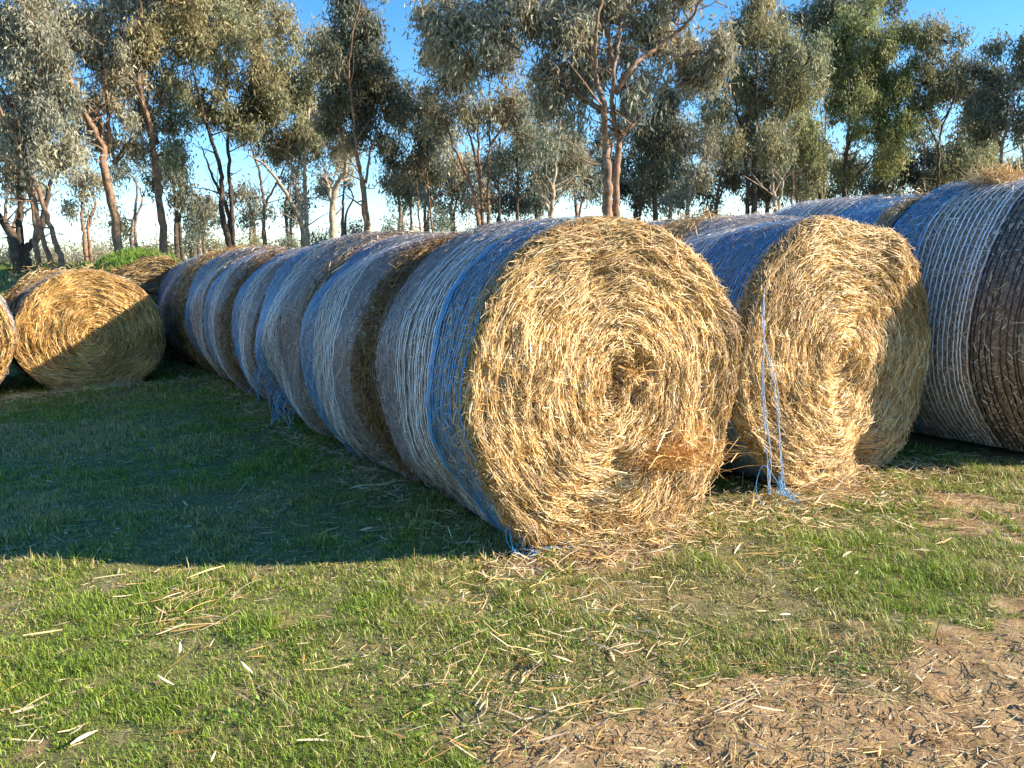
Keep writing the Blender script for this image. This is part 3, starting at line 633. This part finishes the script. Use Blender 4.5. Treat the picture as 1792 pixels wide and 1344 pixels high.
tree(18.5, [[(642, 420), (638, 340), (632, 285), (625, 220), (620, 120), (640, 20)], [(640, 350), (622, 280), (600, 220), (590, 130)], [(638, 320), (650, 260), (665, 190), (670, 110)]],
     [(600, 120, 55, 55, 1.6), (650, 110, 55, 55, 1.6), (625, 70, 55, 45, 1.5), (625, 180, 60, 50, 1.6), (670, 180, 45, 45, 1.4), (590, 200, 45, 40, 1.3), (640, 20, 50, 40, .9), (610, 20, 35, 35, .7), (640, 240, 40, 30, .9), (630, -30, 40, 40, .7)], 'dark', 'tan', 'gum with a dense near black round crown on a thin straight trunk', .075, group=G_F)
tree(22, [[(722, 415), (716, 340), (708, 290), (690, 220)], [(736, 412), (728, 320), (716, 230)], [(757, 410), (750, 330), (745, 280), (738, 200)], [(720, 350), (742, 300), (780, 240)]],
     [(700, 200, 40, 45, 1), (740, 190, 45, 45, 1), (760, 240, 40, 40, .9), (730, 260, 35, 30, .7), (690, 265, 25, 30, .5), (745, 300, 40, 30, .5), (705, 330, 30, 25, .6)], 'dark', 'tan', 'group of thin stems right of the dense dark crown, bare to eye level', .055, group=G_F)
tree(18, [[(838, 392), (826, 330), (800, 270), (778, 215), (750, 180)], [(846, 392), (838, 310), (825, 250), (806, 180), (800, 120)], [(855, 390), (854, 300), (857, 220), (856, 150), (870, 60)], [(856, 260), (880, 225), (905, 190)], [(845, 385), (840, 300), (836, 220), (840, 150)]],
     [(780, 140, 45, 45, .9), (830, 120, 50, 50, 1), (880, 110, 45, 50, 1), (900, 175, 45, 45, 1), (860, 60, 50, 45, 1), (790, 200, 40, 35, .6), (930, 230, 45, 45, 1), (850, 200, 35, 30, .4)], 'blue', 'tan', 'many-stemmed gum fanning out of one base left of the big close gum', .07, group=G_F)
tree(21, [[(905, 385), (906, 310), (904, 240), (900, 150)], [(875, 385), (872, 280), (880, 210)]], [(905, 250, 40, 40, .9), (880, 290, 30, 35, .6), (925, 200, 40, 40, .9)], 'blue', 'dark', 'thin dark twin stems beside the fanning gum', .06, group=G_F)
tree(20, [[(965, 385), (967, 320), (975, 265), (980, 190)], [(962, 380), (945, 330), (930, 290)], [(966, 360), (990, 330), (1000, 300)]], [(985, 230, 45, 45, 1), (955, 270, 40, 35, .8), (1000, 280, 35, 40, .8), (960, 180, 45, 45, 1)], 'blue', 'pale', 'gum with a short pale trunk just left of the big close gum', .085, group=G_F)
tree(15.5, [[(1062, 375), (1061, 310), (1060, 250), (1050, 190), (1040, 135), (1038, 60), (1060, -60)], [(1078, 375), (1079, 300), (1084, 240), (1072, 190), (1070, 140), (1085, 60), (1100, -60)],
      [(1045, 60), (985, 50), (900, 22), (840, 5), (790, 20)], [(1075, 165), (1105, 120), (1150, 85), (1200, 45), (1215, 20), (1262, 25)], [(1052, 195), (1000, 150), (960, 110)], [(1068, 130), (1065, 60), (1030, -20)], [(1082, 235), (1110, 215), (1150, 160)]],
     [(1080, 30, 60, 50, 1), (1120, 60, 55, 50, 1), (1030, 40, 50, 45, .9), (1070, 110, 50, 40, .8), (980, 90, 55, 50, .9), (930, 60, 55, 55, 1), (870, 60, 50, 50, 1), (800, 50, 50, 45, 1), (765, 40, 35, 45, .9), (840, 0, 70, 40, 1),
      (930, 0, 70, 40, .9), (1000, 160, 40, 45, .7), (1110, 150, 40, 40, .7), (1060, -60, 130, 60, 1), (1180, 60, 45, 40, .7), (1240, 80, 28, 50, .8), (1225, 130, 25, 40, .5), (1180, 0, 50, 40, .5), (960, 150, 40, 35, .6), (790, 100, 30, 30, .5)],
     'grey', 'tan', 'big close gum with two joined trunks and long hanging leaves', .125, leafL=.14, dens=.78, group=G_F)
tree(22, [[(1147, 375), (1145, 300), (1138, 240), (1130, 160)], [(1146, 340), (1160, 270), (1165, 190)], [(1120, 375), (1125, 300), (1110, 250)]], [(1150, 180, 45, 50, 1), (1130, 240, 45, 40, .9), (1175, 250, 40, 40, .8), (1100, 290, 35, 40, .8), (1150, 310, 40, 30, .8)], 'dark', 'dark', 'dark slim gum right of the double trunk', .065, group=G_F)
tree(22, [[(1318, 368), (1317, 300), (1322, 240), (1318, 170), (1320, 60)], [(1308, 368), (1305, 300), (1295, 230), (1280, 150)], [(1320, 260), (1350, 210), (1390, 150)], [(1318, 240), (1280, 195), (1255, 150)]],
     [(1330, 60, 55, 50, 1.3), (1290, 30, 40, 40, 1), (1370, 100, 50, 50, 1.3), (1400, 160, 40, 50, 1.2), (1320, 130, 50, 50, 1.2), (1280, 130, 45, 50, 1.1), (1360, 180, 50, 45, 1.2), (1260, 180, 35, 35, 1), (1310, 200, 45, 35, .9), (1380, 230, 45, 35, 1), (1330, 5, 45, 35, 1), (1310, 270, 40, 30, .9), (1350, 240, 50, 40, 1), (1290, 240, 35, 35, .8), (1410, 110, 35, 45, 1)], 'olive', 'dark', 'broad olive crowned gum on dark trunks right of the hanging leaves', .105, group=G_F)
tree(19, [[(1355, 365), (1353, 330), (1348, 290), (1346, 262)], [(1362, 365), (1364, 320), (1360, 280), (1368, 250)]], [(1372, 262, 25, 20, .6), (1342, 250, 18, 18, .5)], 'olive', 'pale', 'short pale double stem with little foliage under the olive crown', .075, group=G_F)
tree(21, [[(1383, 365), (1386, 310), (1388, 280), (1400, 230)], [(1386, 320), (1405, 285)]], [(1410, 260, 35, 35, 1), (1395, 220, 30, 30, .8)], 'green', 'tan', 'thin sapling right of the short pale double stem', .04, group=G_F)
tree(23, [[(1474, 355), (1478, 290), (1479, 240), (1476, 180), (1465, 100)], [(1479, 270), (1500, 210), (1510, 150), (1520, 60)], [(1484, 355), (1490, 320), (1520, 290), (1560, 240)]],
     [(1520, 60, 45, 45, 1.3), (1500, 110, 50, 45, 1.3), (1560, 120, 50, 50, 1.3), (1460, 110, 40, 50, 1.1), (1530, 170, 55, 45, 1.3), (1580, 180, 40, 45, 1.2), (1470, 180, 40, 40, 1), (1600, 130, 30, 40, 1), (1510, 240, 45, 35, 1), (1560, 250, 45, 40, 1.2), (1540, 290, 40, 30, 1), (1490, 290, 40, 30, .8), (1590, 230, 40, 40, 1.1), (1520, 20, 35, 30, 1), (1480, 60, 40, 40, 1), (1575, 60, 35, 35, 1.1)], 'green', 'dark', 'yellow green domed gum, broadest crown right of the olive one', .10, group=G_F)
tree(23, [[(1638, 345), (1638, 290), (1642, 230), (1650, 170), (1658, 90)], [(1640, 250), (1625, 210), (1615, 170)], [(1644, 220), (1665, 190), (1690, 150)]],
     [(1655, 70, 38, 35, 1), (1640, 110, 35, 35, .8), (1680, 110, 30, 35, .7), (1650, 160, 40, 30, .5), (1620, 190, 30, 30, .5), (1690, 170, 28, 28, .5), (1665, 130, 40, 40, .9), (1640, 60, 30, 30, .9), (1620, 140, 30, 35, .8)], 'olive', 'dark', 'airy slim gum with blue sky through its crown near the right', .065, group=G_F)
tree(21, [[(1760, 345), (1750, 270), (1755, 210), (1765, 120)], [(1755, 260), (1720, 210), (1700, 180)], [(1800, 345), (1790, 240), (1780, 150)]],
     [(1780, 90, 45, 40, 1.5), (1750, 130, 45, 40, 1.5), (1790, 170, 50, 45, 1.5), (1720, 175, 40, 25, 1.3), (1750, 210, 50, 35, 1.2), (1800, 230, 45, 40, 1.2), (1830, 130, 60, 60, 1.2)], 'dark', 'grey', 'dark crowned gum at the right edge of the belt', .09, group=G_F)

# second layer of the belt
back = [  # x, depth, stem top y, blobs, tone, bark, label
 (150, 34, [(120, 290, 35, 30, .9), (160, 320, 35, 35, .9), (140, 360, 30, 25, .7)], 'grey', 'tan', 'low grey green gum between the leaning trunks and the stout fork'),
 (20, 32, [(0, 290, 40, 40, 1), (40, 330, 30, 30, .7)], 'grey', 'tan', 'pale background gum behind the dark forking trunk at left'),
 (232, 36, [(225, 300, 25, 30, .8), (215, 380, 20, 30, .7)], 'dark', 'grey', 'small dark gum close behind the stout trunk'),
 (310, 30, [(300, 270, 35, 35, 1), (290, 310, 30, 30, .8), (320, 340, 30, 30, .7)], 'dark', 'dark', 'dark low gum right of the straight single trunk'),
 (350, 34, [(345, 350, 30, 25, .8), (370, 380, 30, 25, .7), (330, 390, 25, 20, .7)], 'blue', 'grey', 'small bluish gum between the straight trunk and the twin dark ones'),
 (440, 36, [(430, 340, 30, 30, .8), (450, 380, 30, 25, .7)], 'grey', 'pale', 'small pale gum behind the slender olive one'),
 (505, 36, [(500, 370, 25, 25, .8), (520, 320, 25, 30, .7)], 'dark', 'dark', 'small dark gum left of the pale branching trunk'),
 (700, 32, [(690, 320, 35, 28, .8), (715, 300, 30, 30, .8)], 'dark', 'grey', 'round dark gum low behind the thin stems'),
 (790, 34, [(790, 280, 40, 50, 1), (770, 330, 30, 30, .9), (810, 330, 35, 35, .9)], 'grey', 'tan', 'grey green gum behind the left of the fanning stems'),
 (870, 36, [(860, 300, 40, 40, 1), (840, 350, 35, 28, 1), (890, 340, 35, 30, 1)], 'blue', 'dark', 'bluish gum low behind the fanning stems'),
 (940, 33, [(935, 330, 35, 35, 1), (955, 350, 35, 25, 1), (925, 280, 40, 45, 1)], 'dark', 'dark', 'dark thicket gum left of the short pale trunk'),
 (1010, 35, [(1015, 330, 40, 35, 1), (1000, 260, 40, 45, 1), (1030, 280, 35, 50, 1)], 'blue', 'tan', 'bluish gum low behind the double trunk, left side'),
 (1110, 36, [(1105, 330, 40, 35, 1), (1130, 300, 40, 40, 1), (1120, 200, 45, 50, .9)], 'dark', 'dark', 'dark gum low behind the double trunk, right side'),
 (1200, 33, [(1195, 300, 40, 40, 1), (1215, 250, 40, 45, 1), (1180, 340, 35, 25, 1)], 'grey', 'pale', 'pale grey gum in the gap left of the broad olive crown'),
 (1250, 36, [(1245, 320, 45, 35, 1), (1265, 270, 40, 45, 1), (1235, 220, 30, 35, .8)], 'dark', 'grey', 'dark gum low left of the broad olive crown'),
 (1340, 35, [(1335, 320, 45, 30, 1), (1365, 290, 40, 35, 1)], 'dark', 'dark', 'dark gum low behind the broad olive crown'),
 (1430, 32, [(1430, 300, 45, 35, 1.1), (1425, 240, 40, 45, 1.1), (1410, 330, 40, 25, 1)], 'olive', 'dark', 'olive gum filling the gap between the olive crown and the domed one'),
 (1440, 38, [(1420, 30, 45, 35, 1), (1470, 15, 55, 35, 1), (1540, 0, 50, 30, .8), (1440, 80, 35, 40, .9), (1590, 20, 25, 35, .6), (1440, 150, 40, 45, 1)], 'dark', 'grey', 'tallest dark gum showing above the domed and olive crowns'),
 (1600, 34, [(1600, 280, 40, 40, 1.1), (1585, 320, 40, 25, 1), (1610, 230, 30, 35, 1)], 'dark', 'dark', 'dark gum low between the domed crown and the airy slim one'),
 (1680, 34, [(1680, 250, 45, 40, 1.1), (1670, 300, 45, 30, 1), (1700, 210, 35, 30, .9)], 'olive', 'dark', 'olive gum low right of the airy slim one'),
 (1530, 36, [(1530, 320, 50, 22, 1), (1500, 300, 40, 28, 1), (1470, 325, 40, 20, 1)], 'dark', 'tan', 'dark gum low behind the domed crown'),
 (1395, 37, [(1390, 330, 45, 20, 1), (1400, 290, 40, 30, 1)], 'blue', 'tan', 'bluish gum low behind the thin sapling'),
 (1170, 38, [(1165, 250, 45, 45, 1), (1150, 330, 45, 25, 1), (1215, 170, 35, 40, .7)], 'blue', 'pale', 'bluish gum filling the gap right of the dark slim one'),
 (745, 37, [(740, 300, 40, 35, 1), (760, 250, 40, 40, 1)], 'blue', 'tan', 'bluish gum far behind the group of thin stems'),
 (600, 38, [(585, 300, 30, 30, .7), (570, 340, 25, 25, .6)], 'grey', 'tan', 'faint grey gum far behind the crooked pale trunk'),
 (1660, 38, [(1650, 320, 50, 22, 1), (1700, 290, 45, 30, 1)], 'dark', 'grey', 'dark gum low behind the airy slim one'),
 (1750, 36, [(1745, 270, 50, 35, 1.1), (1780, 300, 50, 30, 1)], 'green', 'dark', 'green gum low behind the dark crown at the right edge'),
]
for (x, Y, bl, tone, bark, lab) in back:
    ty = min(b_[1] for b_ in bl); st = [[(x, 425-(x/1792)*50, 0), (x+rng.uniform(-6, 6), 380-(x/1792)*60), (x+rng.uniform(-14, 14), (ty+340)/2), (x+rng.uniform(-20, 20), ty)]]
    st.append([(x+4, 400-(x/1792)*50, 0), (x+rng.uniform(8, 20), 350-(x/1792)*30), (bl[0][0], bl[0][1])])
    tree(Y, st, bl, tone, bark, lab, .12, leafL=.17, far=True, group=G_B, twig=1.6)

# low shrubs and scrub beyond the left bales
def shrub(px, py, Y, rx, ry, tone, label):
    c = unproj(px, py, Y); g = gz1(c[0], Y); root = thing('shrub', (c[0], Y, g), 0, label, 'shrub', 'low shrubs behind the bales at left')
    o3 = np.array([c[0], Y, g]); rX, rZ = rx*Y/F_PX, max(ry*Y/F_PX, .1); mb = MB(); n = int(np.clip(rX*rX*rZ*90, 14, 120))
    q = unit(rng.normal(0, 1, (n, 3)))*np.cbrt(rng.random((n, 1))); C = c + q*np.array([rX, rX*.8, rZ]); C[:, 2] = np.maximum(C[:, 2], g+.1)
    leaves(mb, C-o3, 50, .09 if Y < 30 else .14, .012 if Y < 30 else .02, .13 if Y < 30 else .22, tone, .3)
    tm = MB(); k = min(n, 24); P = np.stack([np.repeat(o3[None]-[[0, 0, .05]], k, 0), (o3+C[:k])/2+rng.normal(0, .06, (k, 3)), C[:k]], 1)
    tubes(tm, P-o3, np.full(k, .014), np.full(k, .004), np.repeat([[.2, .15, .11]], k, 0), 4)
    tm.build('stem', M_BARK, root); mb.build('foliage', M_LEAF, root)
for a in [(330, 420, 24, 22, 26, 'dark', 'dark leafy shrub right of the straight gum trunk'), (300, 440, 30, 25, 14, 'olive', 'low olive shrub at the foot of the straight gum trunk'),
          (560, 425, 24, 20, 18, 'dark', 'dark shrub at the foot of the pale branching trunk'), (500, 425, 26, 18, 16, 'dark', 'small dark shrub left of the pale branching trunk'),
          (620, 402, 24, 22, 14, 'dark', 'dark shrub left of the thin straight trunk'), (688, 396, 26, 22, 16, 'dark', 'round dark shrub alone in the sky gap'),
          (375, 430, 28, 22, 12, 'olive', 'low olive shrub left of the twin dark trunks'), (440, 425, 28, 20, 12, 'olive', 'low shrub right of the twin dark trunks'),
          (90, 452, 40, 34, 14, 'grey', 'grey scrub between the leaning trunks at left'), (160, 450, 42, 40, 13, 'grey', 'grey scrub in the gap left of the stout trunk'),
          (250, 445, 42, 36, 11, 'olive', 'olive scrub right of the stout trunk'), (15, 450, 38, 34, 18, 'dark', 'dark scrub behind the forking trunk at the left edge'),
          (770, 392, 30, 24, 14, 'dark', 'low dark shrub behind the thin stems')]:
    shrub(*a)
def scrub():
    mb = MB(); n = 900; x = rng.uniform(-140, 150, n); y = rng.uniform(95, 160, n); z = height(x, y) + rng.uniform(.2, 2.8, n)*(.6+.6*noise2(x*.08, y*.01))
    leaves(mb, np.stack([x, y, z], -1), 60, .5, .09, .9, 'olive', .3)
    n = 520; x = rng.uniform(-75, 10, n); y = rng.uniform(52, 80, n); top = .5 + 1.5*fbm(x*.22, y*.05, 3)
    z = height(x, y) + rng.random(n)*top
    leaves(mb, np.stack([x, y, z], -1), 60, .26, .05, .45, 'olive', .3)
    o = mb.build('distant_scrub', M_LEAF); props(o, 'far line of scrub closing the horizon behind the gum trunks', 'scrub', kind='stuff')
scrub()
